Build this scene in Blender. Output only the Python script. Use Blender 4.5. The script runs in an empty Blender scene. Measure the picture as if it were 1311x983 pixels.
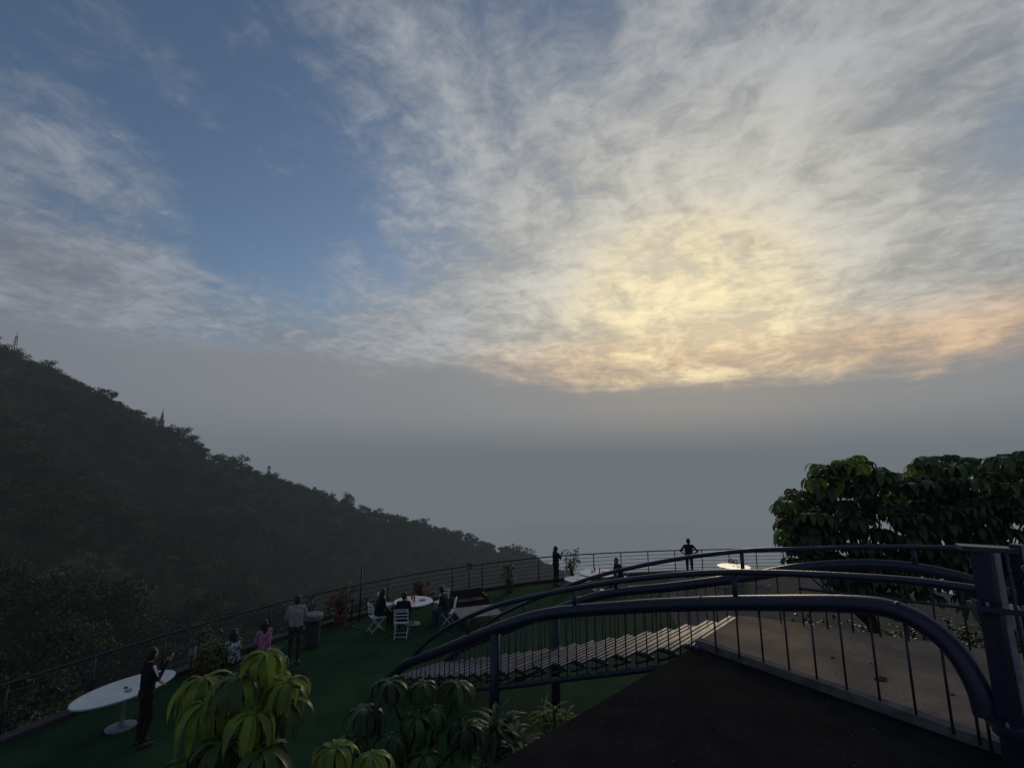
import bpy, math, random
import numpy as np
from mathutils import Vector, Matrix, noise as mn
R=math.radians
scene=bpy.context.scene
col=scene.collection
random.seed(7); rs=np.random.RandomState(11)

# ------------------------------------------------------------------ node helpers
def new_mat(name):
    m=bpy.data.materials.new(name); m.use_nodes=True
    nt=m.node_tree; nt.nodes.clear()
    out=nt.nodes.new('ShaderNodeOutputMaterial')
    return m,nt,out
def val(nt,sock,v):
    if isinstance(v,bpy.types.NodeSocket): nt.links.new(v,sock)
    else: sock.default_value=v
def math_(nt,op,a,b=None,c=None,clamp=False):
    n=nt.nodes.new('ShaderNodeMath'); n.operation=op; n.use_clamp=clamp
    val(nt,n.inputs[0],a)
    if b is not None: val(nt,n.inputs[1],b)
    if c is not None: val(nt,n.inputs[2],c)
    return n.outputs[0]
def smooth(nt,v,a,b,o0=0.0,o1=1.0):
    n=nt.nodes.new('ShaderNodeMapRange'); n.interpolation_type='SMOOTHSTEP'
    val(nt,n.inputs['Value'],v); n.inputs['From Min'].default_value=a; n.inputs['From Max'].default_value=b
    n.inputs['To Min'].default_value=o0; n.inputs['To Max'].default_value=o1
    return n.outputs[0]
def ramp(nt,v,stops,interp='LINEAR'):
    n=nt.nodes.new('ShaderNodeValToRGB'); cr=n.color_ramp; cr.interpolation=interp
    while len(cr.elements)<len(stops): cr.elements.new(0.5)
    for e,(p,c) in zip(cr.elements,stops):
        e.position=p; e.color=(c[0],c[1],c[2],1)
    val(nt,n.inputs[0],v); return n.outputs[0]
def mix(nt,f,a,b,mode='MIX'):
    n=nt.nodes.new('ShaderNodeMix'); n.data_type='RGBA'; n.blend_type=mode
    val(nt,n.inputs[0],f)
    for s,v in ((n.inputs[6],a),(n.inputs[7],b)):
        if isinstance(v,bpy.types.NodeSocket): nt.links.new(v,s)
        else: s.default_value=(v[0],v[1],v[2],1)
    return n.outputs[2]
def noise_(nt,vec,scale,detail=4,rough=.55,dist=0.0):
    n=nt.nodes.new('ShaderNodeTexNoise'); n.inputs['Scale'].default_value=scale
    n.inputs['Detail'].default_value=detail; n.inputs['Roughness'].default_value=rough
    n.inputs['Distortion'].default_value=dist
    if vec is not None: nt.links.new(vec,n.inputs['Vector'])
    return n.outputs[0]
def objco(nt):
    return nt.nodes.new('ShaderNodeTexCoord').outputs['Object']

def mat_simple(name,c1,c2=None,scale=6,rough=.6,spec=.4,metal=0,bump=0.0,bscale=40,detail=5,c3=None):
    m,nt,out=new_mat(name)
    p=nt.nodes.new('ShaderNodeBsdfPrincipled')
    co=objco(nt)
    c2=c2 or tuple(x*.6 for x in c1)
    f=smooth(nt,noise_(nt,co,scale,detail,.6),.35,.65)
    c=mix(nt,f,c1,c2)
    if c3:
        c=mix(nt,smooth(nt,noise_(nt,co,scale*9,6,.7),.58,.68),c,c3)
    nt.links.new(c,p.inputs['Base Color'])
    p.inputs['Roughness'].default_value=rough; p.inputs['Metallic'].default_value=metal
    p.inputs['Specular IOR Level'].default_value=spec
    if bump>0:
        b=nt.nodes.new('ShaderNodeBump'); b.inputs['Strength'].default_value=bump; b.inputs['Distance'].default_value=.02
        nt.links.new(noise_(nt,co,bscale,4),b.inputs['Height']); nt.links.new(b.outputs[0],p.inputs['Normal'])
    nt.links.new(p.outputs[0],out.inputs[0])
    return m
def mat_leaf(name,c1,c2,scale=3,trans=.3,rough=.5,obj_rand=0.0,spec=.4):
    m,nt,out=new_mat(name)
    p=nt.nodes.new('ShaderNodeBsdfPrincipled')
    f=smooth(nt,noise_(nt,objco(nt),scale,3),.35,.65)
    c=mix(nt,f,c1,c2)
    if obj_rand>0:
        oi=nt.nodes.new('ShaderNodeObjectInfo')
        k=ramp(nt,oi.outputs['Random'],[(0,(.25,.32,.32)),(.5,(.7,.8,.7)),(.85,(1.25,1.2,1.0)),(1,(2.3,2.0,1.5))])
        c=mix(nt,1.0,c,k,'MULTIPLY')
    nt.links.new(c,p.inputs['Base Color'])
    p.inputs['Roughness'].default_value=rough; p.inputs['Specular IOR Level'].default_value=spec
    if trans>0:
        t=nt.nodes.new('ShaderNodeBsdfTranslucent')
        ms=nt.nodes.new('ShaderNodeMixShader'); ms.inputs[0].default_value=trans
        nt.links.new(c,t.inputs[0])
        nt.links.new(p.outputs[0],ms.inputs[1]); nt.links.new(t.outputs[0],ms.inputs[2])
        nt.links.new(ms.outputs[0],out.inputs[0])
    else: nt.links.new(p.outputs[0],out.inputs[0])
    return m

# ------------------------------------------------------------------ mesh builder
class MB:
    def __init__(s): s.v=[]; s.f=[]; s.m=[]; s.sm=[]
    def add(s,vs,fs,mi=0,sm=False):
        o=len(s.v); s.v.extend([tuple(v) for v in vs])
        for f in fs: s.f.append([i+o for i in f]); s.m.append(mi); s.sm.append(sm)
    def tube(s,pts,r,mi=0,seg=10,closed=False,cap=True,rfun=None):
        pts=[Vector(p) for p in pts]; n=len(pts)
        rad=[r]*n if not isinstance(r,(list,tuple)) else list(r)
        vs=[]; ref=None
        for i,p in enumerate(pts):
            if closed: t=(pts[(i+1)%n]-pts[i-1])
            else: t=(pts[min(i+1,n-1)]-pts[max(i-1,0)])
            t.normalize()
            if ref is None:
                ref=Vector((0,0,1)) if abs(t.z)<.9 else Vector((1,0,0))
            a=(ref-t*ref.dot(t))
            if a.length<1e-5: a=t.orthogonal()
            a.normalize(); ref=a; b=t.cross(a)
            for k in range(seg):
                an=2*math.pi*k/seg
                vs.append(p+(a*math.cos(an)+b*math.sin(an))*rad[i])
        fs=[]
        for i in range(n if closed else n-1):
            j=(i+1)%n
            for k in range(seg):
                k2=(k+1)%seg
                fs.append([i*seg+k,i*seg+k2,j*seg+k2,j*seg+k])
        if cap and not closed:
            fs.append(list(range(seg))[::-1]); fs.append([(n-1)*seg+k for k in range(seg)])
        s.add(vs,fs,mi,True)
    def box(s,c,size,mi=0,rot=None,yaw=0.0):
        hx,hy,hz=[q/2 for q in size]; M=rot if rot else Matrix.Rotation(yaw,3,'Z'); c=Vector(c)
        vs=[c+M@Vector((x,y,z)) for z in(-hz,hz) for y in(-hy,hy) for x in(-hx,hx)]
        s.add(vs,[[0,2,3,1],[4,5,7,6],[0,1,5,4],[2,6,7,3],[0,4,6,2],[1,3,7,5]],mi)
    def lathe(s,c,prof,mi=0,seg=24,sx=1,sy=1,yaw=0):
        vs=[];c=Vector(c);M=Matrix.Rotation(yaw,3,'Z')
        for r,z in prof:
            for k in range(seg):
                a=2*math.pi*k/seg
                vs.append(c+M@Vector((r*math.cos(a)*sx,r*math.sin(a)*sy,z)))
        fs=[]
        for i in range(len(prof)-1):
            for k in range(seg):
                k2=(k+1)%seg; fs.append([i*seg+k,i*seg+k2,(i+1)*seg+k2,(i+1)*seg+k])
        fs.append(list(range(seg))[::-1]); fs.append([(len(prof)-1)*seg+k for k in range(seg)])
        s.add(vs,fs,mi,False)
    def prism(s,poly,z0,z1,mi=0,mside=None):
        n=len(poly)
        vs=[(p[0],p[1],z0) for p in poly]+[(p[0],p[1],z1) for p in poly]
        s.add(vs,[list(range(n,2*n))],mi); 
        s.add(vs,[list(range(n))[::-1]]+[[i,(i+1)%n,n+(i+1)%n,n+i] for i in range(n)],mi if mside is None else mside)
    def build(s,name,mats,parent=None,bevel=0):
        me=bpy.data.meshes.new(name); me.from_pydata(s.v,[],s.f)
        for m in mats: me.materials.append(m)
        me.polygons.foreach_set('material_index',s.m); me.polygons.foreach_set('use_smooth',s.sm)
        me.update()
        o=bpy.data.objects.new(name,me); col.objects.link(o)
        if parent: o.parent=parent
        if bevel:
            b=o.modifiers.new('bevel','BEVEL'); b.width=bevel; b.segments=2; b.limit_method='ANGLE'
        return o
def empty(name,loc=(0,0,0)):
    e=bpy.data.objects.new(name,None); e.location=loc; e.empty_display_size=.2; col.objects.link(e); return e
def catmull(P,n):
    P=[Vector(p) for p in P]; out=[]
    Q=[P[0]*2-P[1]]+P+[P[-1]*2-P[-2]]
    for i in range(1,len(Q)-2):
        for k in range(n):
            t=k/n; a,b,c,d=Q[i-1],Q[i],Q[i+1],Q[i+2]
            out.append(.5*((2*b)+(c-a)*t+(2*a-5*b+4*c-d)*t*t+(3*b-a-3*c+d)*t**3))
    out.append(P[-1]); return out
def resample(pts,step=None,n=None):
    L=[0]
    for a,b in zip(pts,pts[1:]): L.append(L[-1]+(b-a).length)
    if n is None: n=max(2,int(L[-1]/step)+1)
    out=[];j=0
    for i in range(n):
        s=L[-1]*i/(n-1)
        while j<len(L)-2 and L[j+1]<s: j+=1
        d=L[j+1]-L[j]; t=(s-L[j])/d if d>1e-9 else 0
        out.append(pts[j].lerp(pts[j+1],t))
    return out

# ------------------------------------------------------------------ camera
CAMZ=5.3
cd=bpy.data.cameras.new('camera'); cam=bpy.data.objects.new('camera',cd); col.objects.link(cam)
cam.location=(0,0,CAMZ); cam.rotation_euler=(R(100),0,0)
cd.sensor_width=36; cd.lens=36*600/1311; cd.clip_start=.05; cd.clip_end=60000
scene.camera=cam
scene.view_settings.view_transform='Standard'; scene.view_settings.look='None'; scene.view_settings.exposure=0

# ------------------------------------------------------------------ sky
SUN_AZ,SUN_EL=R(21.5),R(13.5)
S=Vector((math.sin(SUN_AZ)*math.cos(SUN_EL),math.cos(SUN_AZ)*math.cos(SUN_EL),math.sin(SUN_EL)))
w=bpy.data.worlds.new('World'); scene.world=w; w.use_nodes=True
nt=w.node_tree; nt.nodes.clear()
wo=nt.nodes.new('ShaderNodeOutputWorld'); bg=nt.nodes.new('ShaderNodeBackground'); nt.links.new(bg.outputs[0],wo.inputs[0])
tc=nt.nodes.new('ShaderNodeTexCoord'); D=tc.outputs['Generated']
sp=nt.nodes.new('ShaderNodeSeparateXYZ'); nt.links.new(D,sp.inputs[0]); X,Y,Z=sp.outputs
def dot(v):
    n=nt.nodes.new('ShaderNodeVectorMath'); n.operation='DOT_PRODUCT'; nt.links.new(D,n.inputs[0]); n.inputs[1].default_value=Vector(v).normalized(); return n.outputs['Value']
def comb(a,b,c=0.0):
    n=nt.nodes.new('ShaderNodeCombineXYZ'); val(nt,n.inputs[0],a); val(nt,n.inputs[1],b); val(nt,n.inputs[2],c); return n.outputs[0]
def mul(a,b): return math_(nt,'MULTIPLY',a,b)
def add(a,b): return math_(nt,'ADD',a,b)
zc=add(math_(nt,'MAXIMUM',Z,0.0),.13)
px=math_(nt,'DIVIDE',X,zc); py=math_(nt,'DIVIDE',Y,zc)
ca,sa=math.cos(R(26)),math.sin(R(26))
A=math_(nt,'SUBTRACT',mul(px,ca),mul(py,sa))
B=add(mul(px,sa),mul(py,ca))
nL=noise_(nt,comb(A,mul(B,.7),4.4),1.15,3,.5,.3)
nM=noise_(nt,comb(A,mul(B,.62),7.7),2.9,7,.64,.35)
nF=noise_(nt,comb(mul(A,.8),mul(B,1.0),1.7),12,4,.65,.5)
cs=dot(S)
sky=nt.nodes.new('ShaderNodeTexSky'); sky.sky_type='NISHITA'; sky.sun_disc=False
sky.sun_elevation=SUN_EL; sky.sun_rotation=SUN_AZ; sky.air_density=1.0; sky.dust_density=1.0; sky.ozone_density=2.0
clear=mix(nt,1.0,sky.outputs[0],(.078,.084,.090),'MULTIPLY')
cov=add(mul(nL,.75),mul(nM,1.0))
cov=add(cov,mul(nF,.50))
cov=add(cov,smooth(nt,cs,.6,.97,-.07,.20))
cov=add(cov,smooth(nt,Z,.42,.2,0,.3))
cov=add(cov,smooth(nt,dot((-.70,.60,.36)),.965,.998,0,.30))
cov=add(cov,smooth(nt,dot((-.50,.70,.50)),.93,.99,0,-.10))
cov=add(cov,smooth(nt,dot((-.62,.55,.66)),.95,.995,0,-.10))
cov=add(cov,smooth(nt,dot((.45,.62,.64)),.88,.98,0,.12))
dens=smooth(nt,cov,.84,1.46)
ccol=ramp(nt,cs,[(0.0,(.14,.155,.19)),(.35,(.26,.28,.32)),(.7,(.32,.34,.375)),(.88,(.42,.43,.43)),(.95,(.60,.575,.50)),(.985,(.80,.70,.50)),(1.0,(.92,.76,.48))])
SH=dot((math.sin(R(29)),math.cos(R(29)),.17))
pf=mul(smooth(nt,Z,.30,.18),smooth(nt,SH,.76,.96))
ccol=mix(nt,mul(pf,.85),ccol,(.88,.56,.30))
gl=mul(smooth(nt,cs,.955,.998),smooth(nt,nM,.42,.58))
ccol=mix(nt,mul(gl,.7),ccol,(1.0,.82,.46))
shade=add(mul(nM,1.0),mul(nF,.60))
shade=smooth(nt,shade,.54,1.06,.64,1.18)
sc=nt.nodes.new('ShaderNodeCombineColor'); [nt.links.new(shade,sc.inputs[i]) for i in range(3)]
ccol=mix(nt,1.0,ccol,sc.outputs[0],'MULTIPLY')
c=mix(nt,mul(dens,.93),clear,ccol)
nS=noise_(nt,comb(mul(px,.22),mul(Z,9.0),2.0),2.0,4,.55,.4)
hz=add(Z,mul(math_(nt,'SUBTRACT',nS,.5),.13))
hz=add(hz,mul(math_(nt,'SUBTRACT',nM,.5),.11))
hz=add(hz,smooth(nt,SH,.80,.99,0,.045))
hf=smooth(nt,hz,.265,.175)
hcol=ramp(nt,cs,[(0.0,(.14,.15,.175)),(.45,(.21,.225,.26)),(.85,(.265,.275,.285)),(.96,(.31,.30,.29)),(1.0,(.37,.335,.29))])
c=mix(nt,hf,c,hcol)
c=mix(nt,smooth(nt,Z,.12,.0),c,(.162,.182,.197))
nt.links.new(c,bg.inputs[0]); bg.inputs[1].default_value=1.0

sl=bpy.data.lights.new('sun','SUN'); sl.energy=.5; sl.angle=R(12); sl.color=(1,.82,.58)
so=bpy.data.objects.new('sun',sl); col.objects.link(so)
so.rotation_euler=(-S).to_track_quat('-Z','Y').to_euler()

def hazemat(nm,SIG):
    m,nt,out=new_mat(nm)
    va=nt.nodes.new('ShaderNodeVolumeAbsorption'); em=nt.nodes.new('ShaderNodeEmission'); ad=nt.nodes.new('ShaderNodeAddShader')
    va.inputs['Color'].default_value=(0,0,0,1); va.inputs['Density'].default_value=SIG
    em.inputs['Color'].default_value=(.150,.173,.193,1); em.inputs['Strength'].default_value=SIG  # even glow stands in for skylight scattered by the haze
    nt.links.new(va.outputs[0],ad.inputs[0]); nt.links.new(em.outputs[0],ad.inputs[1]); nt.links.new(ad.outputs[0],out.inputs['Volume'])
    return m
hz_e=empty('haze')
b=MB(); b.lathe((0,0,0),[(14000,-110),(14000,150)],0,48); b.build('thin_air',[hazemat('glowing_haze',.00030)],hz_e)
b=MB(); b.lathe((0,0,0),[(14000,-300),(14000,-110.5)],0,48); b.build('dense_air',[hazemat('glowing_valley_haze',.0024)],hz_e)

# ------------------------------------------------------------------ materials
M_navy=mat_simple('navy_paint',(.009,.013,.040),(.015,.019,.048),8,.40,.5,bump=.2,bscale=30,c3=(.022,.024,.045))
M_navy2=mat_simple('navy_paint_worn',(.012,.015,.04),(.03,.032,.05),12,.45,.4)
M_tread=mat_simple('tread_metal',(.12,.12,.165),(.05,.05,.08),9,.5,.5)
M_rail=mat_simple('dark_rail',(.012,.014,.02),(.02,.02,.028),9,.5,.4)
M_turf=mat_simple('turf',(.020,.064,.027),(.012,.042,.019),1.1,.95,.08,bump=.8,bscale=90,detail=9,c3=(.032,.082,.031))
M_pave=mat_simple('paving',(.055,.055,.06),(.035,.035,.04),2.0,.9,.15,bump=.3,detail=9)
M_conc=mat_simple('concrete',(.20,.20,.20),(.12,.12,.125),3,.85,.2,bump=.3)
M_kerb=mat_simple('kerb_concrete',(.17,.155,.15),(.09,.085,.085),5,.85,.2,bump=.5,detail=9)
M_tan=mat_simple('dusty_screed',(.46,.315,.205),(.28,.195,.135),1.1,.9,.08,bump=.4,bscale=50,detail=9,c3=(.20,.14,.10))
M_black=mat_simple('bitumen',(.010,.010,.012),(.020,.019,.020),2.5,.95,.06,bump=.9,bscale=50,detail=9,c3=(.032,.03,.03))
M_white=mat_simple('white_paint',(.75,.76,.78),(.6,.61,.63),5,.4,.5)
M_glass=mat_simple('white_tabletop',(.50,.56,.57),(.40,.45,.46),1.5,.25,.5)
M_grey=mat_simple('galvanised',(.25,.25,.27),(.15,.15,.17),10,.45,.5)
M_wood=mat_simple('dark_wood',(.05,.03,.02),(.03,.018,.012),8,.6,.3)
M_slab=mat_simple('worn_board',(.22,.19,.21),(.14,.12,.14),4,.7,.3)
M_terra=mat_simple('terracotta',(.18,.07,.04),(.10,.04,.025),8,.8,.2)
M_soil=mat_simple('hill_soil',(.024,.032,.018),(.046,.042,.027),.05,.95,.05,detail=9)
M_far=mat_simple('valley_ground',(.05,.055,.05),(.08,.08,.075),.002,.95,.05,detail=9)
M_bark=mat_simple('bark',(.06,.045,.035),(.03,.024,.02),10,.9,.1)
M_fol=[mat_leaf('foliage_a',(.034,.066,.030),(.018,.040,.021),.4,0,.7,1,.12),mat_leaf('foliage_b',(.052,.064,.032),(.026,.044,.023),.4,0,.7,1,.12)]
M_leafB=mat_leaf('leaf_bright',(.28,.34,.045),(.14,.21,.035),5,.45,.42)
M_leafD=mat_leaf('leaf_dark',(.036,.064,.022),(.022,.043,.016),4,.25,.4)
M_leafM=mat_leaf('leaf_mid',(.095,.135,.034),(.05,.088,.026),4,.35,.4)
M_red=mat_leaf('red_leaf',(.30,.03,.03),(.16,.02,.02),5,.3,.5)
M_orange=mat_simple('orange_plastic',(.8,.13,.02),(.7,.1,.02),5,.4,.4)

# ------------------------------------------------------------------ ground, valley, hillside
b=MB(); b.lathe((0,0,0),[(30000,-301.2),(30000,-301)],0,64); b.build('ground',[M_far])
b=MB(); n=90
top=[];low=[];back=[]
for i in range(n+1):
    t=i/n; x=-250+1700*t; e=math.sin(math.pi*t)**.6
    z=-300+e*(62+40*mn.fractal(Vector((x*.004,1.3,0)),.9,2.2,5)+16*math.sin(t*5))
    top.append((x,1900+150*math.sin(t*3),z)); low.append((x*.9,1450,-302)); back.append((x*1.1,2600,-302))
b.add(low+top+back,[[i+k*(n+1),i+1+k*(n+1),i+1+(k+1)*(n+1),i+(k+1)*(n+1)] for k in(0,1) for i in range(n)],0,True)
b.build('distant_hill',[M_soil])
ctrl=[
 [(-16,-8,-4),(-60,-4,-14),(-150,40,0),(-290,100,60),(-470,170,136),(-640,260,60)],
 [(-13,8,-3),(-55,42,-16),(-140,120,-14),(-230,205,26),(-336,300,72),(-430,420,5)],
 [(-11,13,-3),(-45,62,-26),(-105,150,-38),(-175,240,-15),(-253,340,25),(-330,480,-60)],
 [(-9,18,-3),(-32,75,-32),(-75,180,-60),(-120,290,-56),(-166,400,-24),(-220,540,-110)],
 [(-4.5,23.5,-3),(-15,85,-38),(-32,200,-80),(-50,330,-90),(-70,460,-59),(-90,600,-150)],
 [(3,28,-3.5),(6,90,-42),(12,220,-95),(20,370,-124),(28,520,-97),(40,660,-180)],
 [(16,31,-5),(25,95,-46),(50,230,-105),(80,380,-150),(110,560,-143),(140,700,-230)],
 [(30,30,-6),(60,80,-55),(120,200,-120),(200,350,-190),(260,540,-210),(300,700,-300)],
 [(34,-5,-6),(90,0,-70),(180,20,-140),(300,60,-210),(450,120,-290),(600,160,-320)]]
def cm(a,b_,c_,d,t): return .5*((2*b_)+(c_-a)*t+(2*a-5*b_+4*c_-d)*t*t+(3*b_-a-3*c_+d)*t**3)
C=np.array(ctrl,float)
def loft(u,v):
    nu,nv=C.shape[0]-1,C.shape[1]-1
    fu=min(max(u,0),.99999)*nu; fv=min(max(v,0),.99999)*nv
    iu,iv=int(fu),int(fv); tu,tv=fu-iu,fv-iv
    rows=[]
    for k in range(-1,3):
        r=C[min(max(iu+k,0),nu)]
        rows.append(cm(*[r[min(max(iv+j,0),nv)] for j in range(-1,3)],tv))
    p=cm(*rows,tu)
    amp=min(1,fv*.6)
    p=p.copy(); q=Vector((p[0]*.012,p[1]*.012,0))
    p[2]+=amp*(mn.fractal(q,.8,2.1,4)*11*(1 if fv<3.4 else .5)+mn.noise(Vector((p[0]*.05,p[1]*.05,3)))*2.5)
    return p
NU,NV=150,110
b=MB(); vs=[loft(i/NU,(j/NV)**1.25) for i in range(NU+1) for j in range(NV+1)]
b.add(vs,[[i*(NV+1)+j,(i+1)*(NV+1)+j,(i+1)*(NV+1)+j+1,i*(NV+1)+j+1] for i in range(NU) for j in range(NV)],0,True)
b.build('hillside',[M_soil])

def crown_tree(name,mat,seed,nclump,nleaf,leaf,h=1.0,shape='round'):
    r=np.random.RandomState(seed); b=MB()
    b.tube([(0,0,-.15),(.01,.01,.3*h),(.02,-.01,.62*h)],[.03,.022,.012],1,6)
    V=[];F=[]
    for c in range(nclump):
        if shape=='round':
            a=r.uniform(0,6.28); rad=.30*math.sqrt(r.uniform()); z=r.uniform(.34,.88)*h
            rad*= (1.25-abs(z/h-.58)*1.7); cr=r.uniform(.09,.17)
        elif shape=='tall':
            a=r.uniform(0,6.28); z=r.uniform(.25,1.0)*h; rad=.17*(1.15-z/h)*r.uniform(.3,1.2); cr=r.uniform(.05,.10)
        else:
            a=r.uniform(0,6.28); rad=.34*math.sqrt(r.uniform()); z=(.72+.22*r.uniform()-.25*rad)*h; cr=r.uniform(.06,.11)
        cx,cy=rad*math.cos(a),rad*math.sin(a)
        b.tube([(0,0,max(.15,z-.25)),(cx*.6,cy*.6,z-.06),(cx,cy,z)],[.012,.007,.004],1,4,cap=False)
        d=r.normal(size=(nleaf,3)); d/=np.linalg.norm(d,axis=1)[:,None]
        rr=cr*r.uniform(.55,1.1,size=(nleaf,1)); P=np.array([cx,cy,z])+d*rr*np.array([1.15,1.15,.8])
        for p in P:
            n=r.normal(size=3); n[2]+=.5; n/=np.linalg.norm(n); t=np.cross(n,r.normal(size=3)); t/=np.linalg.norm(t); bb=np.cross(n,t)
            s=leaf*r.uniform(.6,1.3); o=len(V)
            V+= [p-t*s-bb*s*.5,p+t*s*.2-bb*s*.7,p+t*s+bb*s*.3,p-t*s*.1+bb*s*.8]; F.append([o,o+1,o+2,o+3])
    b.add(V,F,0)
    return b.build(name,[mat,M_bark])
forest=empty('hillside_forest')
specs=[('round',M_fol[0],16,75,.022),('round',M_fol[1],12,90,.024),('flat',M_fol[0],14,60,.022),('tall',M_fol[0],18,45,.020),('round',M_fol[1],9,110,.022)]
trees=[crown_tree('tree_crown_%d'%i,s[1],20+i,s[2],s[3],s[4],1,s[0]) for i,s in enumerate(specs)]
inst=[[] for _ in trees]
cnt=0
while cnt<13000:
    u=rs.uniform(); v=rs.uniform(.0,.86)
    p=loft(u,v); d=math.hypot(p[0],p[1])
    if rs.uniform()>min(1,(d/330.0)**1.1+.05): continue
    if d>900: continue
    cnt+=1
    h=rs.uniform(4.5,10.5)*(1.0 if d>110 else (.6+.4*max(0,(d-20))/90))
    h*=.7+.6*(mn.noise(Vector((p[0]*.02,p[1]*.02,9)))+.5)
    if rs.uniform()<.05: h*=1.5
    if d<32: h=rs.uniform(1.2,2.4)
    if p[0]>-8 and d<130: h=min(h,max(1.2,(5.3-.235*d)-p[2]))
    if p[0]>-8 and d<130 and p[2]+h>5.3-.215*d: continue
    k=rs.choice(5,p=[.34,.28,.12,.06,.20])
    inst[k].append((p,h,rs.uniform(0,6.28)))
for k,(t,L) in enumerate(zip(trees,inst)):
    b=MB()
    for p,h,a in L:
        q=[]
        for j in range(4):
            an=a+math.pi/4+j*math.pi/2; q.append((p[0]+math.cos(an)*h*.7071,p[1]+math.sin(an)*h*.7071,p[2]-.02*h))
        b.add(q,[[0,1,2,3]])
    o=b.build('tree_scatter_%d'%k,[M_soil],forest)
    o.instance_type='FACES'; o.use_instance_faces_scale=True; o.show_instancer_for_render=False; o.show_instancer_for_viewport=False
    t.parent=o

b=MB()
mx=-330;my=302;mz=74
for sx,sy in((-1,-1),(1,-1),(1,1),(-1,1)): b.tube([(mx+sx*1.2,my+sy*1.2,mz),(mx+sx*.3,my+sy*.3,mz+17)],.16,0,5)
for k in range(6):
    z=mz+2+k*2.6; q=1.2-.9*(z-mz)/17
    b.tube([(mx-q,my-q,z),(mx+q,my-q,z+1.3),(mx+q,my+q,z+2.2),(mx-q,my+q,z+1.2),(mx-q,my-q,z)],.09,0,4)
b.tube([(mx,my,mz+16),(mx,my,mz+20)],.12,0,5)
b.build('radio_mast',[M_rail])
b=MB(); tx,ty,tz=-256,342,27
b.lathe((tx,ty,tz),[(2.4,0),(2.2,6),(2.6,6.2),(1.7,8.5),(1.7,11),(2.0,11.2),(1.1,12.5),(.9,14.5),(.2,18.5),(.05,21)],0,8)
b.build('hilltop_tower',[M_conc])

# ------------------------------------------------------------------ terrace
railpts=catmull([(-11.6,4.5,0),(-10.0,9.9,0),(-8.6,13.2,0),(-6.7,16.5,0),(-3.2,20.2,0),(1.6,23.2,0),(7.2,24.8,0),(13.4,25.5,0),(18.5,25.6,0)],8)
edge=[(p.x,p.y) for p in railpts]
def off(pl,d):
    o=[]
    for i,p in enumerate(pl):
        a=Vector(pl[max(i-1,0)]);c_=Vector(pl[min(i+1,len(pl)-1)]); t=(c_-a).normalized(); n=Vector((-t.y,t.x)); o.append((p[0]+n.x*d,p[1]+n.y*d))
    return o
outer=off(edge,.22)
b=MB(); b.prism(outer+[(19,-6),(-11.5,-6)],-.35,0.0,0,1); b.build('terrace_turf',[M_turf,M_conc])
b=MB(); b.prism([(4.6,9.5),(19,5.5),(18.3,25.3),(13.4,25.25),(8.0,24.7),(6.2,20.5),(5.0,14)],.001,.012,0); b.build('paving',[M_pave])
b=MB(); inn=off(edge,-.1); out2=off(edge,.4)
for i in range(len(edge)-1):
    q=[inn[i],inn[i+1],out2[i+1],out2[i]]
    b.prism(q[::-1],-9,-.352,0)
b.build('retaining_wall',[M_conc])
b=MB(); kin=off(edge,-.07); kout=off(edge,.215)
for i in range(len(edge)-1):
    b.prism([kin[i],kout[i],kout[i+1],kin[i+1]][::-1],.002,.10,0)
b.build('terrace_kerb',[M_pave])
b=MB(); rp=resample(railpts,.12)
for z,r in((1.1,.028),(.92,.011),(.75,.011),(.58,.011),(.41,.011),(.25,.014)):
    b.tube([p+Vector((0,0,z)) for p in rp[::3]+[rp[-1]]],r,0,6)
for i,p in enumerate(resample(railpts,1.45)):
    b.tube([p+Vector((0,0,.08)),p+Vector((0,0,1.1))],.024,0,8)
b.build('terrace_railing',[M_rail])

b=MB()
b.prism([(-.22,4.9),(-4.0,1.2),(-6,-4),(9,-4),(9,3.2),(4.95,4.85),(4.54,5.42),(2.86,7.9)],-.0+1.9,2.55,0,1)
b.build('dark_roof_slab',[M_black,M_conc])
plat=[(2.90,7.93),(4.58,5.44),(5.0,4.85),(9.2,3.4),(9.5,6.2),(7.6,7.4),(6.4,8.05),(5.3,8.75),(4.2,9.25)]
b=MB(); b.prism(plat,2.2,2.60,0,1); b.build('landing_platform',[M_tan,M_conc])
b=MB()
ke=[Vector((2.88,7.90,0)),Vector((4.56,5.42,0)),Vector((5.0,4.82,0)),Vector((9.2,3.36,0))]
for a,c_ in zip(ke,ke[1:]):
    t=(c_-a).normalized(); n=Vector((-t.y,t.x,0))
    pts=[a-n*.04,c_-n*.04,c_+n*.10,a+n*.10]
    b.prism([(p.x,p.y) for p in pts],2.3,2.655,0)
b.build('platform_kerb',[M_kerb],bevel=.008)
def stones(name,L,mat,z0):
    b=MB()
    for (x,y,s) in L:
        vs=[]
        for i in range(7):
            for j in range(10):
                th=math.pi*i/6; ph=2*math.pi*j/10; k=1+.5*mn.noise(Vector((i*.9,j*.8,x*9)))
                vs.append((x+s*1.5*k*math.sin(th)*math.cos(ph),y+s*k*math.sin(th)*math.sin(ph),z0+s*.3+s*.5*k*math.cos(th)))
        b.add(vs,[[i*10+j,i*10+(j+1)%10,(i+1)*10+(j+1)%10,(i+1)*10+j] for i in range(6) for j in range(10)],0,True)
    b.build(name,[mat])
stones('loose_stones',[(4.75,6.6,.055),(4.6,7.3,.02),(5.3,6.2,.02),(5.0,7.1,.015)],M_terra,2.6)
rq=np.random.RandomState(5)
stones('gravel_bits',[(rq.uniform(-.3,4.0),rq.uniform(3.4,6.2),rq.uniform(.003,.008)) for _ in range(110)],M_kerb,2.55)

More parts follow.
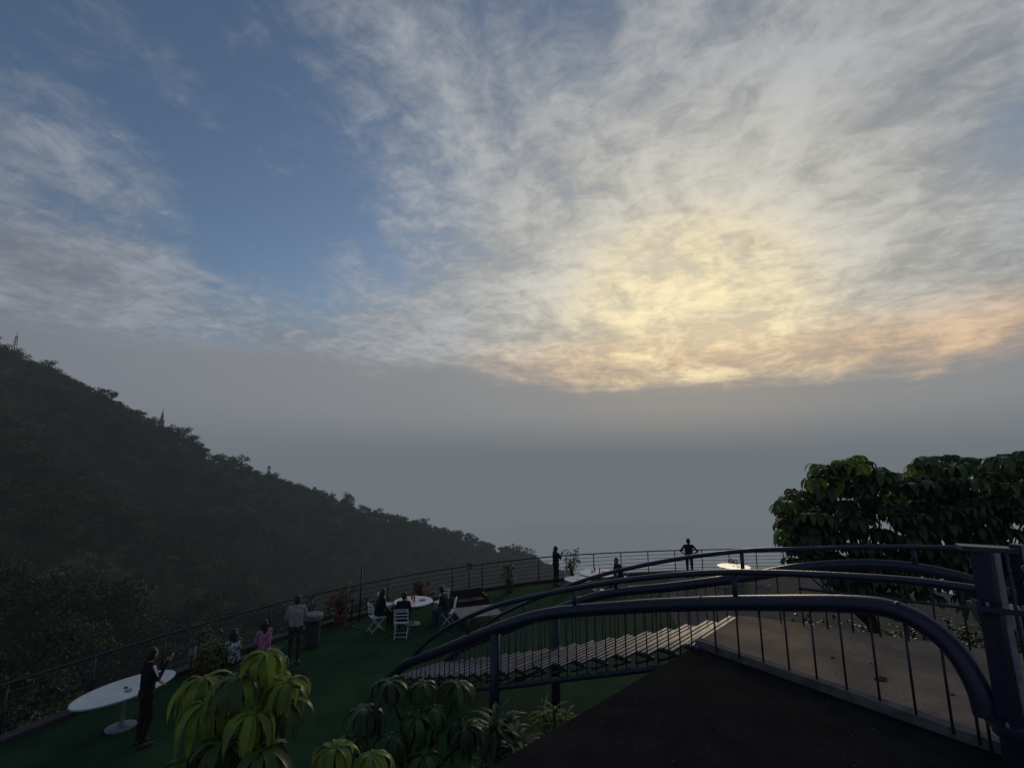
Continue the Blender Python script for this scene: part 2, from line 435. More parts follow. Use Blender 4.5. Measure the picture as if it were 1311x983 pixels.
# ------------------------------------------------------------------ arched stair bridge
near=[(-3.05,12.65,.12),(-2.5,12.07,.70),(-1.64,11.18,1.28),(-.33,9.8,2.19),(.635,9.15,2.65),(1.88,8.32,3.0),(2.91,7.63,3.24),(3.6,6.85,3.46),(4.15,6.05,3.66),(4.37,5.67,3.69),(4.52,5.40,3.57),(4.60,5.22,3.38),(4.63,5.1,3.12),(4.63,5.06,2.9)]
nrail=[(-2.5,12.07,.74),(-1.64,11.18,1.66),(-.5,10.0,2.50),(.635,9.15,3.0),(1.88,8.32,3.42),(2.91,7.63,3.68),(3.6,6.85,3.85),(4.37,5.67,4.03),(4.74,5.0,4.08)]
far=[(-1.8,13.7,.12),(-1.25,13.1,.70),(-.4,12.3,1.28),(.95,11.15,2.15),(1.95,10.5,2.65),(3.2,9.7,3.0),(4.3,9.1,3.3),(5.2,8.6,3.58),(6.1,8.05,3.72),(6.8,7.6,3.65),(7.4,7.2,3.42)]
frail=[(-1.25,13.1,.74),(-.4,12.3,1.66),(.95,11.15,2.55),(1.95,10.5,3.05),(3.2,9.7,3.50),(4.3,9.1,3.76),(5.2,8.6,3.88),(6.1,8.05,4.0),(7.4,7.2,4.1),(8.6,6.6,4.14)]
bridge=empty('arched_stair_bridge')
def at_xy(curve,x,y):
    best=min(curve,key=lambda p:(p.x-x)**2+(p.y-y)**2); return best.z
CN,CF,CNR,CFR=[catmull(q,14) for q in (near,far,nrail,frail)]
b=MB(); b.tube(CN,.105,0,16); b.tube(CF,.085,0,16)
for t in (3,6,9):
    p=CN[t*14]; q=CN[t*14+1]; b.tube([p-(q-p).normalized()*.02,p+(q-p).normalized()*.02],.111,0,16)
b.build('arch_tubes',[M_navy],bridge)
b=MB(); b.tube(CNR,.045,0,12); b.tube(CFR,.04,0,12)
def ties(cr,cb,step):
    for p in resample(cr,step)[1:-1]:
        z0=at_xy(cb,p.x,p.y); b.tube([(p.x,p.y,z0),(p.x,p.y,p.z)],.036,0,8)
ties(CNR,CN,2.2); ties(CFR,CF,2.2)
b.build('handrails',[M_navy],bridge)
nd=resample(catmull([(p[0],p[1],0) for p in near[:7]],14),n=401); fd=resample(catmull([(p[0],p[1],0) for p in far[:7]],14),n=401)
def deckz(t): return .05+2.53*t
b=MB(); NS=20
for i in range(NS):
    t=(i+.5)/NS; k=int(t*400); a,c_=nd[k],fd[k]; z=deckz((i+1)/NS)
    d=(c_-a); L=d.length; yaw=math.atan2(d.y,d.x); c0=(a+c_)/2; fw=Vector((math.sin(yaw),-math.cos(yaw),0))
    for s in (-.11,-.03,.05):
        b.box(c0+fw*s+Vector((0,0,z)),(L-.1,.05,.035),0,yaw=yaw)
    for e in(-1,1):
        ex=c0+Vector((math.cos(yaw),math.sin(yaw),0))*e*(L/2-.07)
        b.box(ex+Vector((0,0,z-.035)),(.03,.32,.05),1,yaw=yaw)
        p0=ex+fw*.17+Vector((0,0,z-.03)); p1=ex-fw*.17+Vector((0,0,z-.19)); b.tube([p0,p1],.02,1,6)
b.build('treads',[M_tread,M_navy2],bridge)
b=MB()
for P in(nd,fd):
    b.tube([p+Vector((0,0,deckz(i*20/400)-.16)) for i,p in enumerate(P[::20])],.05,0,8)
for P,Cc in((nd,CN),(fd,CF)):
    n=44
    for i in range(2,n):
        p=P[int(i/n*400)]; zt=at_xy(Cc,p.x,p.y); z0=deckz(i/n)-.15
        if zt>z0+.08: b.tube([(p.x,p.y,z0),(p.x,p.y,zt)],.011,0,5)
for Cc,x0 in((CN,3.0),(CF,4.4)):
    seg=[p for p in Cc if p.x>x0 and p.z>2.95]
    for p in resample(seg,.33):
        b.tube([(p.x,p.y,2.6),(p.x,p.y,p.z)],.014,0,6)
b.tube([Vector((p.x,p.y,3.2)) for p in CF if p.x>5.0],.022,0,6)
b.build('balusters',[M_navy2],bridge)
b=MB()
for x,y,z in((-.33,9.8,2.15),(.95,11.15,2.1)):
    b.tube([(x,y,0),(x,y,z)],.095,0,16); b.lathe((x,y,0),[(.17,0),(.17,.02)],0,16)
b.tube([(-.33,9.8,1.1),(.95,11.15,1.1)],.05,0,8)
for x,y in((3.3,7.0),(4.4,8.9)): b.tube([(x,y,0),(x,y,2.2)],.095,0,12)
b.build('columns',[M_navy],bridge)

b=MB(); X0,Y0=4.72,4.92
b.box((X0,Y0,3.5),(.15,.15,1.93),0,yaw=.4)
b.box((X0+.25,Y0-.10,3.55),(.09,.09,2.0),0,yaw=.4)
b.box((X0+.04,Y0+.0,4.49),(.42,.2,.05),0,yaw=-.5)
for z in(3.95,2.90):
    b.box((X0-.02,Y0-.06,z),(.36,.26,.05),0,yaw=-.45); b.box((X0-.16,Y0-.02,z+.0),(.05,.10,.13),0,yaw=-.45)
    for dx in(-.13,.1): b.tube([(X0+dx,Y0-.16-dx*.5,z+.02),(X0+dx,Y0-.16-dx*.5,z+.06)],.016,1,6)
b.tube([(X0-.04,Y0-.22,2.55),(X0-.05,Y0-.21,3.3),(X0-.02,Y0-.16,3.9),(X0-.0,Y0-.14,4.47)],.024,1,10)
b.tube([(X0+.04,Y0-.24,2.55),(X0+.03,Y0-.22,3.3),(X0+.05,Y0-.18,3.9),(X0+.07,Y0-.16,4.47)],.016,0,8)
b.tube([(X0+.32,Y0-.35,2.55),(X0+.30,Y0-.30,3.4),(X0+.28,Y0-.25,4.55)],.03,0,8)
b.box((X0+.20,Y0-.29,4.33),(.03,.02,.52),2,yaw=-.4)
pts=[(X0+.12+.035*math.sin(i*.9),Y0-.28+.035*math.cos(i*.9),2.56+i*.020) for i in range(92)]
b.tube(pts,.006,1,5)
for i in range(0,92,7): b.tube([pts[i],(pts[i][0]+.02,pts[i][1]-.02,pts[i][2]-.03)],.008,2,5)
b.build('steel_post_with_cable',[M_navy,M_grey,M_white],bevel=.006)

# ------------------------------------------------------------------ furniture
def round_table(name,x,y,r,sx=1,sy=1,yaw=0,mat=M_white,items=False,h=.75):
    b=MB(); 
    b.lathe((x,y,0),[(r*.99,h-.035),(r,h-.028),(r,h-.006),(r*.99,h)],0,40,sx,sy,yaw)
    b.lathe((x,y,0),[(.26,0),(.27,.03),(.06,.07),(.04,.12),(.04,h-.12),(.12,h-.05),(.2,h-.037)],1,16)
    if items:
        b.lathe((x+.05,y-.1,h),[(.035,.001),(.035,.16),(.012,.2),(.014,.23)],2,12)
        b.lathe((x-.25,y+.05,h),[(.03,.001),(.038,.1)],1,10); b.lathe((x+.3,y+.1,h),[(.09,.001),(.12,.03)],1,14)
        b.lathe((x-.1,y+.25,h),[(.03,.001),(.035,.12),(.012,.17)],3,10)
    else:
        b.lathe((x,y,h),[(.035,.001),(.03,.02)],3,12)
        b.lathe((x+.15,y-.12,h),[(.05,.001),(.065,.018)],1,12)
    return b.build(name,[mat,M_grey,M_orange,M_wood])
def chair(x,y,yaw,mat=M_white):
    b=MB(); Mx=Matrix.Translation((x,y,0))@Matrix.Rotation(yaw,4,'Z')
    T=lambda *p: Mx@Vector(p)
    for s in(-.21,.21):
        b.tube([T(s,.22,.01),T(s,-.17,.45),T(s,-.24,.88)],.013,0,6)
        b.tube([T(s*.9,-.24,.01),T(s*.9,.2,.45)],.013,0,6)
    b.tube([T(-.21,-.24,.88),T(.21,-.24,.88)],.013,0,6)
    b.tube([T(-.21,.15,.09),T(.21,.15,.09)],.01,0,6); b.tube([T(-.19,-.19,.07),T(.19,-.19,.07)],.01,0,6)
    M3=Matrix.Rotation(yaw,3,'Z')
    for k in range(6): b.box(T(0,-.15+k*.068,.46),(.42,.045,.016),0,rot=M3)
    for k in range(3): 
        zz=.62+k*.10; b.box(T(0,-.20-.05*(k/3),zz),(.40,.012,.03),0,rot=M3)
    return b.build('folding_chair',[mat])
round_table('oval_table',-8.07,10.75,.95,1,.58,math.atan2(1.75,.7),M_glass)
round_table('round_table',-3.4,17.2,.66,items=True)
round_table('round_table',3.76,21.6,.85,items=True)
round_table('round_table',10.3,22.9,.72)
round_table('round_table',2.7,20.4,.55)
for (x,y,a) in((-4.45,16.5,-.9),(-3.5,15.95,.1),(-2.15,17.0,1.5),(-4.5,17.9,-1.9),(-2.6,18.2,2.6),(4.9,22.2,2.0),(2.6,22.0,-1.6),(9.4,22.2,-.6),(11.3,22.3,.8)):
    chair(x,y,a)
b=MB(); b.box((-1.2,17.2,.40),(1.5,1.2,.05),0,yaw=.35)
for sx in(-.6,.6):
    for sy in(-.45,.45):
        v=Matrix.Rotation(.35,3,'Z')@Vector((sx,sy,0)); b.box((-1.2+v.x,17.2+v.y,.19),(.06,.06,.375),1)
b.build('low_wooden_table',[M_slab,M_wood],bevel=.006)
b=MB(); b.box((6.0,22.0,.024),(1.6,.9,.02),0,yaw=.1); b.build('floor_mat',[M_slab])
def sofa(x,y,yaw):
    e=Matrix.Rotation(yaw,3,'Z'); b=MB(); c0=Vector((x,y,0))
    b.box(c0+e@Vector((0,0,.25)),(1.3,.7,.22),0,rot=e); b.box(c0+e@Vector((0,.33,.55)),(1.3,.12,.38),0,rot=e)
    for s in(-.62,.62): b.box(c0+e@Vector((s,-.02,.42)),(.10,.66,.30),0,rot=e)
    for s in(-.28,.28): b.box(c0+e@Vector((s,-.06,.42)),(.52,.54,.12),1,rot=e)
    for s in(-.55,.55):
        for q in(-.28,.28): b.box(c0+e@Vector((s,q,.07)),(.05,.05,.14),0,rot=e)
    b.build('outdoor_sofa',[M_wood,M_rail],bevel=.03)
sofa(-1.6,18.6,.45)
b=MB(); e=Matrix.Rotation(math.atan2(.8,.4),3,'Z'); c0=Vector((-6.85,13.1,0))
for k in range(4): b.box(c0+e@Vector((0,-.17+k*.11,.43)),(1.9,.09,.03),0,rot=e)
for s in(-.8,.8):
    for q in(-.17,.17): b.box(c0+e@Vector((s,q,.205)),(.07,.07,.41),0,rot=e)
    b.box(c0+e@Vector((s,0,.395)),(.07,.42,.04),0,rot=e)
b.build('garden_bench',[M_wood])
b=MB(); b.box((-6.0,12.9,.42),(.5,.75,.03),0,yaw=.3)
for sx in(-.2,.2):
    for sy in(-.3,.3): b.tube([(-6.0+sx,12.9+sy,0),(-6.0+sx,12.9+sy,.41)],.018,1,6)
b.build('side_table',[M_slab,M_grey])
b=MB(); b.lathe((-6.0,15.2,0),[(.17,0),(.2,.05),(.21,.75)],1,24); b.lathe((-6.0,15.2,0),[(.25,.752),(.27,.80),(.27,.9),(.20,.94)],0,24); b.build('litter_bin',[M_slab,M_pave])
def lamp(x,y,h=1.3):
    b=MB(); b.lathe((x,y,0),[(.09,0),(.09,.03),(.03,.06),(.022,.1),(.022,h-.3),(.05,h-.29)],1,12)
    b.box((x,y,h-.16),(.14,.14,.20),0); b.lathe((x,y,h-.05),[(.14,0),(.09,.05),(.02,.09)],1,4)
    for a in(-1,1):
        for q in(-1,1): b.box((x+a*.074,y+q*.074,h-.16),(.014,.014,.22),1)
    b.build('garden_lamp',[M_slab,M_rail])
for x,y,h in((-7.55,12.0,1.2),(-5.4,16.9,1.2),(-1.75,20.2,1.4),(-6.45,16.0,1.2)): lamp(x,y,h)
b=MB(); b.tube([(-5.35,17.6,0),(-5.35,17.6,1.75)],.03,0,8); b.lathe((-5.35,17.6,1.75),[(.05,0),(.05,.03)],0,8); b.build('signal_post',[M_rail])

# ------------------------------------------------------------------ plants
def leaflet(b,c0,d,L,wd,droop,mi,r,up=.25,seg=7):
    d=Vector(d).normalized(); side=d.cross(Vector((0,0,1)))
    if side.length<.01: side=Vector((1,0,0))
    side.normalize(); p=Vector(c0); ang=up; vs=[]
    for i in range(seg+1):
        t=i/seg; wv=wd*(math.sin(math.pi*min(1,t*.93+.05))**.75)*(1 if t<.97 else .1)
        dirv=d*math.cos(ang)+Vector((0,0,1))*math.sin(ang)
        nrm=side.cross(dirv)
        sg=-1 if nrm.z<0 else 1
        vs+=[p-side*wv+nrm*sg*wv*.28,p,p+side*wv+nrm*sg*wv*.28]
        p=p+dirv*(L/seg); ang=max(-1.5,ang-droop/seg*(1.3-.6*t))
    fs=[]
    for i in range(seg):
        a=i*3; fs+=[[a,a+1,a+4,a+3],[a+1,a+2,a+5,a+4]]
    b.add(vs,fs,mi,True)
def umbrella(b,c0,size,r,mis,n=None,droop=2.2,wd=.125,seg=7):
    n=n or r.randint(12,16); a0=r.uniform(0,6.28)
    tilt=Vector((r.uniform(-.3,.3),r.uniform(-.3,.3),0))
    mi=r.choice(mis)
    for k in range(n):
        a=a0+k*6.283/n+r.uniform(-.18,.18)
        d=Vector((math.cos(a),math.sin(a),0))+tilt
        leaflet(b,c0,d,size*r.uniform(.75,1.15),size*r.uniform(wd*.8,wd*1.15),droop*r.uniform(.75,1.2),mi if r.uniform()<.85 else r.choice(mis),r,up=r.uniform(.05,.5),seg=seg)
def schefflera(name,base,tips,seed,mis_fn,size):
    r=np.random.RandomState(seed); b=MB()
    bx,by,bz=base
    ztop=max(t[2] for t in tips); cx=sum(t[0] for t in tips)/len(tips); cy=sum(t[1] for t in tips)/len(tips)
    fork=Vector((bx*.6+cx*.4,by*.6+cy*.4,bz+(ztop-bz)*.55))
    b.tube([base,((bx*.9+fork.x*.1),by*.95+fork.y*.05,bz+(fork.z-bz)*.5),fork],[.07,.055,.045],3,8)
    for t in tips:
        T=Vector(t); mid=fork.lerp(T,.5)+Vector((r.uniform(-.1,.1),r.uniform(-.1,.1),-.1))
        b.tube([fork,mid,T-Vector((0,0,.12)),T],[.03,.02,.012,.007],3,6)
        umbrella(b,T,size*r.uniform(.85,1.15),r,mis_fn(t),droop=2.6,wd=.10)
        umbrella(b,T-Vector((0,0,.05)),size*r.uniform(.7,.85),r,mis_fn(t),n=7,droop=3.0,wd=.10)
    return b.build(name,[M_leafB,M_leafM,M_leafD,M_bark])
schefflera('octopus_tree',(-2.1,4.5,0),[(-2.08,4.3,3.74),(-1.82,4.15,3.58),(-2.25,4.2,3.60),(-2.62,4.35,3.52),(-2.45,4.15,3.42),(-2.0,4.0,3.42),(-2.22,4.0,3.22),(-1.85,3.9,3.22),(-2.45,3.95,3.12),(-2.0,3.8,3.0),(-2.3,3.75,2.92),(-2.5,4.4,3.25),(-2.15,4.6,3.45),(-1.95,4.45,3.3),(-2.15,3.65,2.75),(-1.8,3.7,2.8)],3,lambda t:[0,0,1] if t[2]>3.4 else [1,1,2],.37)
schefflera('octopus_tree',(-1.2,4.4,0),[(-1.35,4.0,3.18),(-1.1,4.1,3.08),(-1.5,3.9,2.98),(-1.25,3.7,2.88),(-1.45,3.65,2.75)],5,lambda t:[0],.32)
schefflera('octopus_tree',(-.7,4.0,0),[(-.62,3.75,2.90),(-.9,3.7,2.84),(-.45,3.8,2.82)],6,lambda t:[0],.28)
schefflera('octopus_tree',(-1.3,6.8,0),[(-1.55,6.5,2.62),(-1.15,6.6,2.55),(-.95,6.4,2.35),(-1.8,6.4,2.35),(-1.4,6.1,2.2),(-.7,6.7,2.5),(-.55,6.3,2.2),(-1.0,6.0,2.05),(-1.9,6.2,2.1),(-1.3,5.9,1.9),(-1.6,5.8,1.8),(-.8,5.9,1.8),(-.45,6.0,1.7),(-1.15,6.3,2.3)],8,lambda t:[2,1,1] if t[2]>2.3 else [2,1],.42)
def spiky(name,base,heads,seed,L,mats):
    r=np.random.RandomState(seed); b=MB()
    for h in heads:
        H=Vector(h); b.tube([Vector(base)+Vector((r.uniform(-.15,.15),r.uniform(-.15,.15),0)),H.lerp(Vector(base),.4),H],[.03,.025,.018],2,6)
        for k in range(44):
            a=r.uniform(0,6.28); el=r.uniform(-.2,1.25)
            leaflet(b,H-Vector((0,0,r.uniform(0,.25))),(math.cos(a),math.sin(a),0),L*r.uniform(.7,1.1),.024*L/.4,r.uniform(.8,1.7),r.choice([0,0,1]),r,up=el,seg=6)
    return b.build(name,mats+[M_bark])
M_yel=mat_leaf('yellow_leaf',(.36,.36,.05),(.17,.24,.04),6,.3,.45)
spiky('dracaena',(.0,7.2,0),[(.05,7.2,1.55),(.35,7.3,1.35),(-.25,7.3,1.75),(.25,6.9,1.2),(-.1,7.6,1.6),(.6,7.5,1.2),(-.3,6.9,1.4),(.0,6.7,1.2)],2,.5,[M_leafM,M_leafD])
spiky('dracaena',(-.4,5.6,0),[(-.35,5.6,1.75),(-.1,5.5,1.6),(-.5,5.4,1.6),(-.2,5.3,1.7)],4,.3,[M_yel,M_leafM])
spiky('dracaena',(.55,7.7,0),[(.65,7.9,1.65),(.85,8.1,1.45),(.5,8.1,1.5)],9,.32,[M_yel,M_leafM])
r=np.random.RandomState(31); tips=[]
def top_at(rx):
    xs=[.545,.575,.62,.64,.70,.74,.78,.82,.86,.92,.98,1.05,1.2,1.5]; zs=[4.1,4.7,4.85,5.35,5.5,5.6,5.2,5.1,5.5,5.6,5.45,5.62,5.5,5.6]
    return float(np.interp(rx,xs,zs))
def low_at(rx): return float(np.interp(rx,[.545,.6,.7,1.5],[3.9,3.2,2.6,2.3]))
while len(tips)<1150:
    y=r.uniform(9.7,13.2); rx=r.uniform(.555,1.42); x=rx*y
    zt=top_at(rx)+.12*mn.noise(Vector((x*2.2,y*2.2,0))); zl=low_at(rx); z=zt-(r.uniform()**1.1)*(zt-zl)
    if y>11.8 and r.uniform()<.5: z=zt-r.uniform(.0,1.6)
    tips.append((x,y,z))
b=MB()
tr=[(8.0,11.3,0),(10.6,11.2,0),(13.6,11.4,0)]
for t0 in tr:
    b.tube([t0,(t0[0]+.15,t0[1],1.5),(t0[0]-.1,t0[1]+.1,3.0)],[.16,.13,.09],3,9)
for t in tips:
    t0=min(tr,key=lambda q:abs(q[0]-t[0])); f0=Vector((t0[0],t0[1],2.4+r.uniform(-.6,.6))); T=Vector(t)
    if r.uniform()<.15: b.tube([f0,f0.lerp(T,.5)+Vector((0,0,-.1)),T],[.035,.02,.008],3,5)
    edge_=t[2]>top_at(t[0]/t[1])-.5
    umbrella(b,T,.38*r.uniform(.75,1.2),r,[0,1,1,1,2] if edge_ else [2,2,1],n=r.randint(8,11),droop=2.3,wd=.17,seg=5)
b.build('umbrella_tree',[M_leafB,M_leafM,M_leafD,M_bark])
b=MB(); r=np.random.RandomState(77)
for k in range(5200):
    x=r.uniform(6.2,17.5); y=10.2+r.uniform(0,1.6); z=r.uniform(.02,1.75+.35*mn.noise(Vector((x*.8,y*.8,0))))
    a=r.uniform(0,6.28); leaflet(b,(x,y,z),(math.cos(a),math.sin(a),0),r.uniform(.14,.26),.045,1.6,r.choice([0,1,1]),r,up=r.uniform(-.3,.9),seg=3)
for k in range(60):
    x=r.uniform(6.4,17.3); y=11+r.uniform(-.5,.5); b.tube([(x,y,0),(x+r.uniform(-.2,.2),y,.8),(x+r.uniform(-.4,.4),y,1.6)],[.03,.02,.01],2,5)
b.build('hedge',[M_leafM,M_leafD,M_bark])
def potted(name,x,y,h,mi,seed,pot=.2,leafs=70):
    r=np.random.RandomState(seed); b=MB()
    b.lathe((x,y,0),[(pot*.7,0),(pot*.95,.3),(pot*1.05,.3),(pot*1.05,.36),(pot*.85,.36),(pot*.85,.32)],2,16)
    for k in range(14):
        a=r.uniform(0,6.28); rr=r.uniform(.05,.36); T=Vector((x+rr*math.cos(a),y+rr*math.sin(a),h*r.uniform(.5,1)))
        b.tube([(x,y,.3),((x+T.x)/2,(y+T.y)/2,T.z*.6),T],[.014,.01,.005],3,5)
        for j in range(leafs//4):
            q=T+Vector((r.normal()*.06,r.normal()*.06,-abs(r.normal())*.18)); a=r.uniform(0,6.28)
            leaflet(b,q,(math.cos(a),math.sin(a),0),r.uniform(.12,.2),.03,1.3,mi if r.uniform()<.65 else 1,r,up=r.uniform(-.2,.8),seg=3)
    b.build(name,[M_red,M_leafM,M_terra,M_bark])
potted('potted_red_plant',-5.85,17.1,1.35,0,1,.24); potted('potted_red_plant',-3.55,19.2,1.1,0,2); 
potted('potted_shrub',-.1,21.4,1.15,1,3); potted('potted_shrub',2.75,22.6,1.6,1,4,.25)
potted('potted_shrub',-7.3,12.6,1.1,1,6); potted('potted_shrub',-8.1,13.3,1.1,1,7); potted('potted_shrub',10.9,24.0,.9,1,9)

# ------------------------------------------------------------------ people
M_skin=mat_simple('skin',(.30,.17,.11),(.26,.14,.09),10,.6,.3)
M_hair=mat_simple('hair',(.012,.009,.008),(.02,.015,.012),30,.5,.4)
M_shoe=mat_simple('shoes',(.04,.04,.045),(.02,.02,.02),10,.6,.3)
M_blk=mat_simple('black_cloth',(.010,.010,.014),(.016,.016,.02),10,.85,.1)
M_dk=mat_simple('dark_trousers',(.022,.022,.03),(.014,.014,.02),10,.85,.1)
M_khaki=mat_simple('grey_trousers',(.05,.047,.045),(.035,.032,.03),10,.85,.1)
M_shirt=mat_simple('pale_shirt',(.36,.34,.33),(.27,.255,.25),5,.85,.1)
M_blue=mat_simple('denim',(.05,.07,.13),(.03,.045,.09),10,.85,.1)
M_whitec=mat_simple('white_cloth',(.7,.7,.7),(.6,.6,.6),10,.85,.1)
def mat_pattern(name,c1,c2,sc):
    m,nt,out=new_mat(name); p=nt.nodes.new('ShaderNodeBsdfPrincipled')
    f=smooth(nt,noise_(nt,objco(nt),sc,2,.5,1.5),.47,.53); nt.links.new(mix(nt,f,c1,c2),p.inputs['Base Color']); p.inputs['Roughness'].default_value=.85
    nt.links.new(p.outputs[0],out.inputs[0]); return m
M_patt=mat_pattern('patterned_blouse',(.015,.015,.02),(.45,.45,.48),16)
M_pink=mat_pattern('pink_blouse',(.30,.08,.18),(.50,.24,.35),14)
def person(name,loc,yaw,J,c,long_hair=False,stripes=False,s=1.0,headyaw=0.0,face=True):
    base=dict(pel=(0,0,.93),hL=(-.09,0,.90),hR=(.09,0,.90),kL=(-.10,.02,.50),kR=(.10,.02,.50),aL=(-.10,-.02,.09),aR=(.10,-.02,.09),
      tL=(-.12,.14,.035),tR=(.12,.14,.035),ch=(0,0,1.25),sL=(-.175,0,1.39),sR=(.175,0,1.39),eL=(-.235,-.03,1.12),eR=(.235,-.03,1.12),
      wL=(-.25,.05,.88),wR=(.25,.05,.88),nk=(0,0,1.44),hd=(0,.02,1.585))
    if J.get('seated'):
        dz=-.38; lean=J.get('lean',0.0)
        for k in('pel','hL','hR'): base[k]=(base[k][0],base[k][1],base[k][2]+dz)
        for k,q in(('ch',.3),('sL',.45),('sR',.45),('eL',.35),('eR',.35),('nk',.5),('hd',.65)):
            base[k]=(base[k][0],base[k][1]+lean*q,base[k][2]+dz)
        base.update(kL=(-.13,.43,.53),kR=(.13,.43,.53),aL=(-.14,.42,.15),aR=(.14,.42,.15),tL=(-.15,.58,.095),tR=(.15,.58,.095),
          eL=(-.23,.06+lean*.3,.78),eR=(.23,.06+lean*.3,.78),wL=(-.13,.28,.66),wR=(.13,.28,.66))
    for k,v in J.items():
        if k in base: base[k]=v
    j={k:Vector(v) for k,v in base.items()}
    P=[]
    def cap(a,b_,ra,rb,reg): P.append((Vector(a),Vector(b_),ra,rb,reg))
    for sx in(-.065,.065):
        cap(j['pel']+Vector((sx,0,-.0)),j['ch']+Vector((sx*1.3,0,.04)),.105,.105,'top')
    cap(j['pel']+Vector((0,.02,.02)),j['ch']+Vector((0,.01,.05)),.11,.115,'top')
    cap(j['sL'].lerp(j['nk'],.1),j['sR'].lerp(j['nk'],.1),.062,.062,'top'); cap(j['nk']-Vector((0,0,.05)),j['nk'],.075,.055,'top')
    cap(j['hL'],j['hR'],.112,.112,'bot')
    cap(j['nk'],j['hd']-Vector((0,.01,.05)),.052,.052,'skin')
    Mh=Matrix.Rotation(headyaw,3,'Z'); H=lambda x,y,z: j['hd']+Mh@Vector((x,y,z))
    cap(H(0,.01,-.045),H(0,-.005,.03),.066,.088,'skin'); cap(H(0,.035,-.08),H(0,.05,-.04),.035,.045,'skin')
    cap(H(0,.088,.0),H(0,.103,-.028),.009,.014,'skin')
    for e in(-1,1):
        cap(H(e*.082,-.005,.01),H(e*.086,-.01,-.03),.016,.012,'skin')
        cap(H(e*.031,.078,.012),H(e*.033,.078,.012),.0125,.0125,'hair')
        cap(H(e*.02,.085,.03),H(e*.045,.076,.032),.007,.006,'hair')
    cap(H(-.018,.083,-.058),H(.018,.083,-.058),.009,.009,'lip')
    cap(H(0,-.025,.045),H(0,-.045,-.01),.094,.086,'hair')
    if long_hair:
        cap(H(0,-.06,-.02),H(0,-.085,-.24),.085,.05,'hair')
        for e in(-1,1): cap(H(e*.06,-.04,0),H(e*.07,-.04,-.15),.045,.035,'hair')
    for a in'LR':
        sg=-1 if a=='L' else 1
        S_,E,W=j['s'+a],j['e'+a],j['w'+a]
        cap(S_,E,.055,.043,'slv'); cap(E,W,.041,.028,'fore')
        if stripes:
            o_=Vector((sg*.03,0,0)); cap(S_+o_+Vector((0,0,.02)),E+o_*.8,.03,.02,'stripe')
        d=(W-E).normalized(); side=d.cross(Vector((0,0,1)) if abs(d.z)<.8 else Vector((1,0,0))).normalized(); nr=d.cross(side)
        if abs(d.z)>=.8: side,nr=nr,side
        for q in(-.022,0,.022): cap(W+side*q*.7,W+d*.085+side*q,.017,.014,'hand')
        for q,l in((-.031,.055),(-.011,.07),(.010,.066),(.030,.05)):
            k0=W+d*.09+side*q; k1=k0+d*l*.55+nr*.006; k2=k1+d*l*.45+nr*.022
            cap(k0,k1,.0095,.009,'hand'); cap(k1,k2,.009,.008,'hand')
        t0=W+d*.03+side*.028*(1 if sg<0 else -1); t1=t0+d*.035+side*.03*(1 if sg<0 else -1)+nr*.01; cap(t0,t1,.012,.010,'hand'); cap(t1,t1+d*.03,.010,.009,'hand')
        hp,K,An,To=j['h'+a],j['k'+a],j['a'+a],j['t'+a]
        cap(hp,K,.088,.062,'bot'); cap(K,An+Vector((0,0,.04)),.060,.046,'bot'); cap(An+Vector((0,0,.03)),An,.038,.036,'shoe')
        cap(An+Vector((0,-.03,-.045)),To,.042,.034,'shoe')
    for ex in J.get('extra',[]): cap(*ex)
    b=MB()
    for a,b_,ra,rb,reg in P:
        ax=(b_-a); L=ax.length
        if L<1e-6: ax=Vector((0,0,1)); L=1e-6
        t=ax.normalized(); n=8; pts=[];rad=[]
        for i in range(4): th=math.pi/2*(1-i/3.999); pts.append(a-t*ra*math.sin(th)); rad.append(max(.0008,ra*math.cos(th)))
        for i in range(4): th=math.pi/2*((i+.001)/3); pts.append(b_+t*rb*math.sin(th)); rad.append(max(.0008,rb*math.cos(th)))
        b.tube(pts,rad,0,12)
    o=b.build(name,[M_skin]); 
    md=o.modifiers.new('r','REMESH'); md.mode='VOXEL'; md.voxel_size=.0085; md.use_smooth_shade=True
    sm=o.modifiers.new('s','SMOOTH'); sm.factor=.5; sm.iterations=2
    dg=bpy.context.evaluated_depsgraph_get(); me=bpy.data.meshes.new_from_object(o.evaluated_get(dg))
    o.modifiers.clear(); old=o.data; o.data=me; bpy.data.meshes.remove(old)
    regs=['skin','top','bot','slv','fore','hand','shoe','hair','lip','stripe','prop']
    mm=dict(skin=M_skin,top=c['top'],bot=c['bot'],slv=c.get('slv',c['top']),fore=c.get('fore',M_skin),hand=M_skin,shoe=M_shoe,hair=c.get('hair',M_hair),lip=M_terra,stripe=M_whitec,prop=M_blk)
    me.materials.clear()
    for q in regs: me.materials.append(mm[q])
    n=len(me.polygons); ce=np.empty(n*3); me.polygons.foreach_get('center',ce); ce=ce.reshape(-1,3)
    best=np.full(n,1e9); idx=np.zeros(n,int)
    for a,b_,ra,rb,reg in P:
        a=np.array(a);d=np.array(b_)-a; dd=max(1e-9,d@d); t=np.clip(((ce-a)@d)/dd,0,1)
        ds=np.linalg.norm(ce-a-t[:,None]*d,axis=1)-(ra+(rb-ra)*t)
        mk=ds<best; best[mk]=ds[mk]; idx[mk]=regs.index(reg)
    me.polygons.foreach_set('material_index',idx); me.polygons.foreach_set('use_smooth',[True]*n); me.update()
    o.location=loc; o.rotation_euler=(0,0,yaw); o.scale=(s,s,s)
    return o
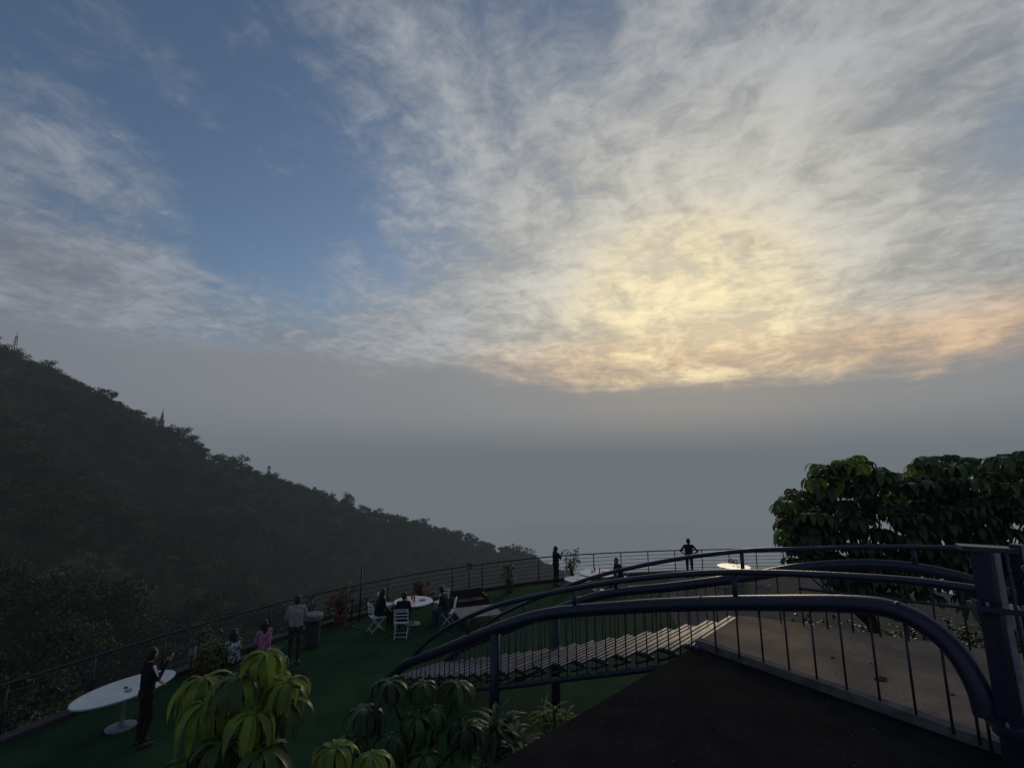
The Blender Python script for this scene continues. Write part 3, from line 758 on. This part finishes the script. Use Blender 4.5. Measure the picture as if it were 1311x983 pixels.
person('man_in_black_jacket',(-7.16,10.1,0),R(-35),dict(eR=(.30,.05,1.20),wR=(.16,.24,1.43),eL=(-.24,.05,1.13),wL=(-.15,.22,1.02),kR=(.11,.05,.5),
   extra=[((.12,.27,1.47),(.07,.29,1.56),.016,.016,'prop')]),dict(top=M_blk,bot=M_blk,fore=M_blk),stripes=True,headyaw=.3,s=1.03)
person('man_in_pale_shirt',(-5.97,13.9,0),R(15),dict(eL=(-.25,.06,1.15),wL=(-.10,.24,1.10),eR=(.25,.06,1.15),wR=(.10,.24,1.10)),dict(top=M_shirt,bot=M_khaki),s=1.04)
person('woman_in_patterned_blouse',(-7.0,12.8,-.06),R(62),dict(seated=True,lean=.15),dict(top=M_patt,bot=M_blk,fore=M_patt),long_hair=True,s=.98)
person('woman_in_pink_blouse',(-6.62,13.55,-.06),R(60),dict(seated=True,lean=.1),dict(top=M_pink,bot=M_dk,fore=M_pink),long_hair=True,s=.98,headyaw=-.3)
person('woman_taking_photo',(2.0,22.5,0),R(-60),dict(eR=(.2,.12,1.18),wR=(.08,.30,1.34),eL=(-.2,.12,1.18),wL=(-.06,.30,1.32),
   extra=[((.0,.36,1.36),(.0,.38,1.48),.02,.02,'prop')]),dict(top=M_blk,bot=M_blk,fore=M_blk),long_hair=True)
person('man_with_hands_on_hips',(8.65,24.0,.012),R(-10),dict(eL=(-.38,-.06,1.16),eR=(.38,-.06,1.16),wL=(-.17,.04,1.0),wR=(.17,.04,1.0)),dict(top=M_dk,bot=M_dk),s=1.06)
person('seated_woman_in_black',(-4.42,16.6,-.05),R(-50),dict(seated=True,lean=.2),dict(top=M_blk,bot=M_blk,fore=M_blk),long_hair=True)
person('seated_man_in_dark_shirt',(-2.2,16.95,-.05),R(75),dict(seated=True,lean=.35),dict(top=M_dk,bot=M_blue))
person('seated_person_back_turned',(-3.5,16.05,-.05),R(5),dict(seated=True,lean=.3),dict(top=M_blk,bot=M_dk,fore=M_blk))
person('seated_person',(4.85,22.15,-.05),R(115),dict(seated=True,lean=.3),dict(top=M_blk,bot=M_dk,fore=M_blk))
print('objects',len(bpy.data.objects))
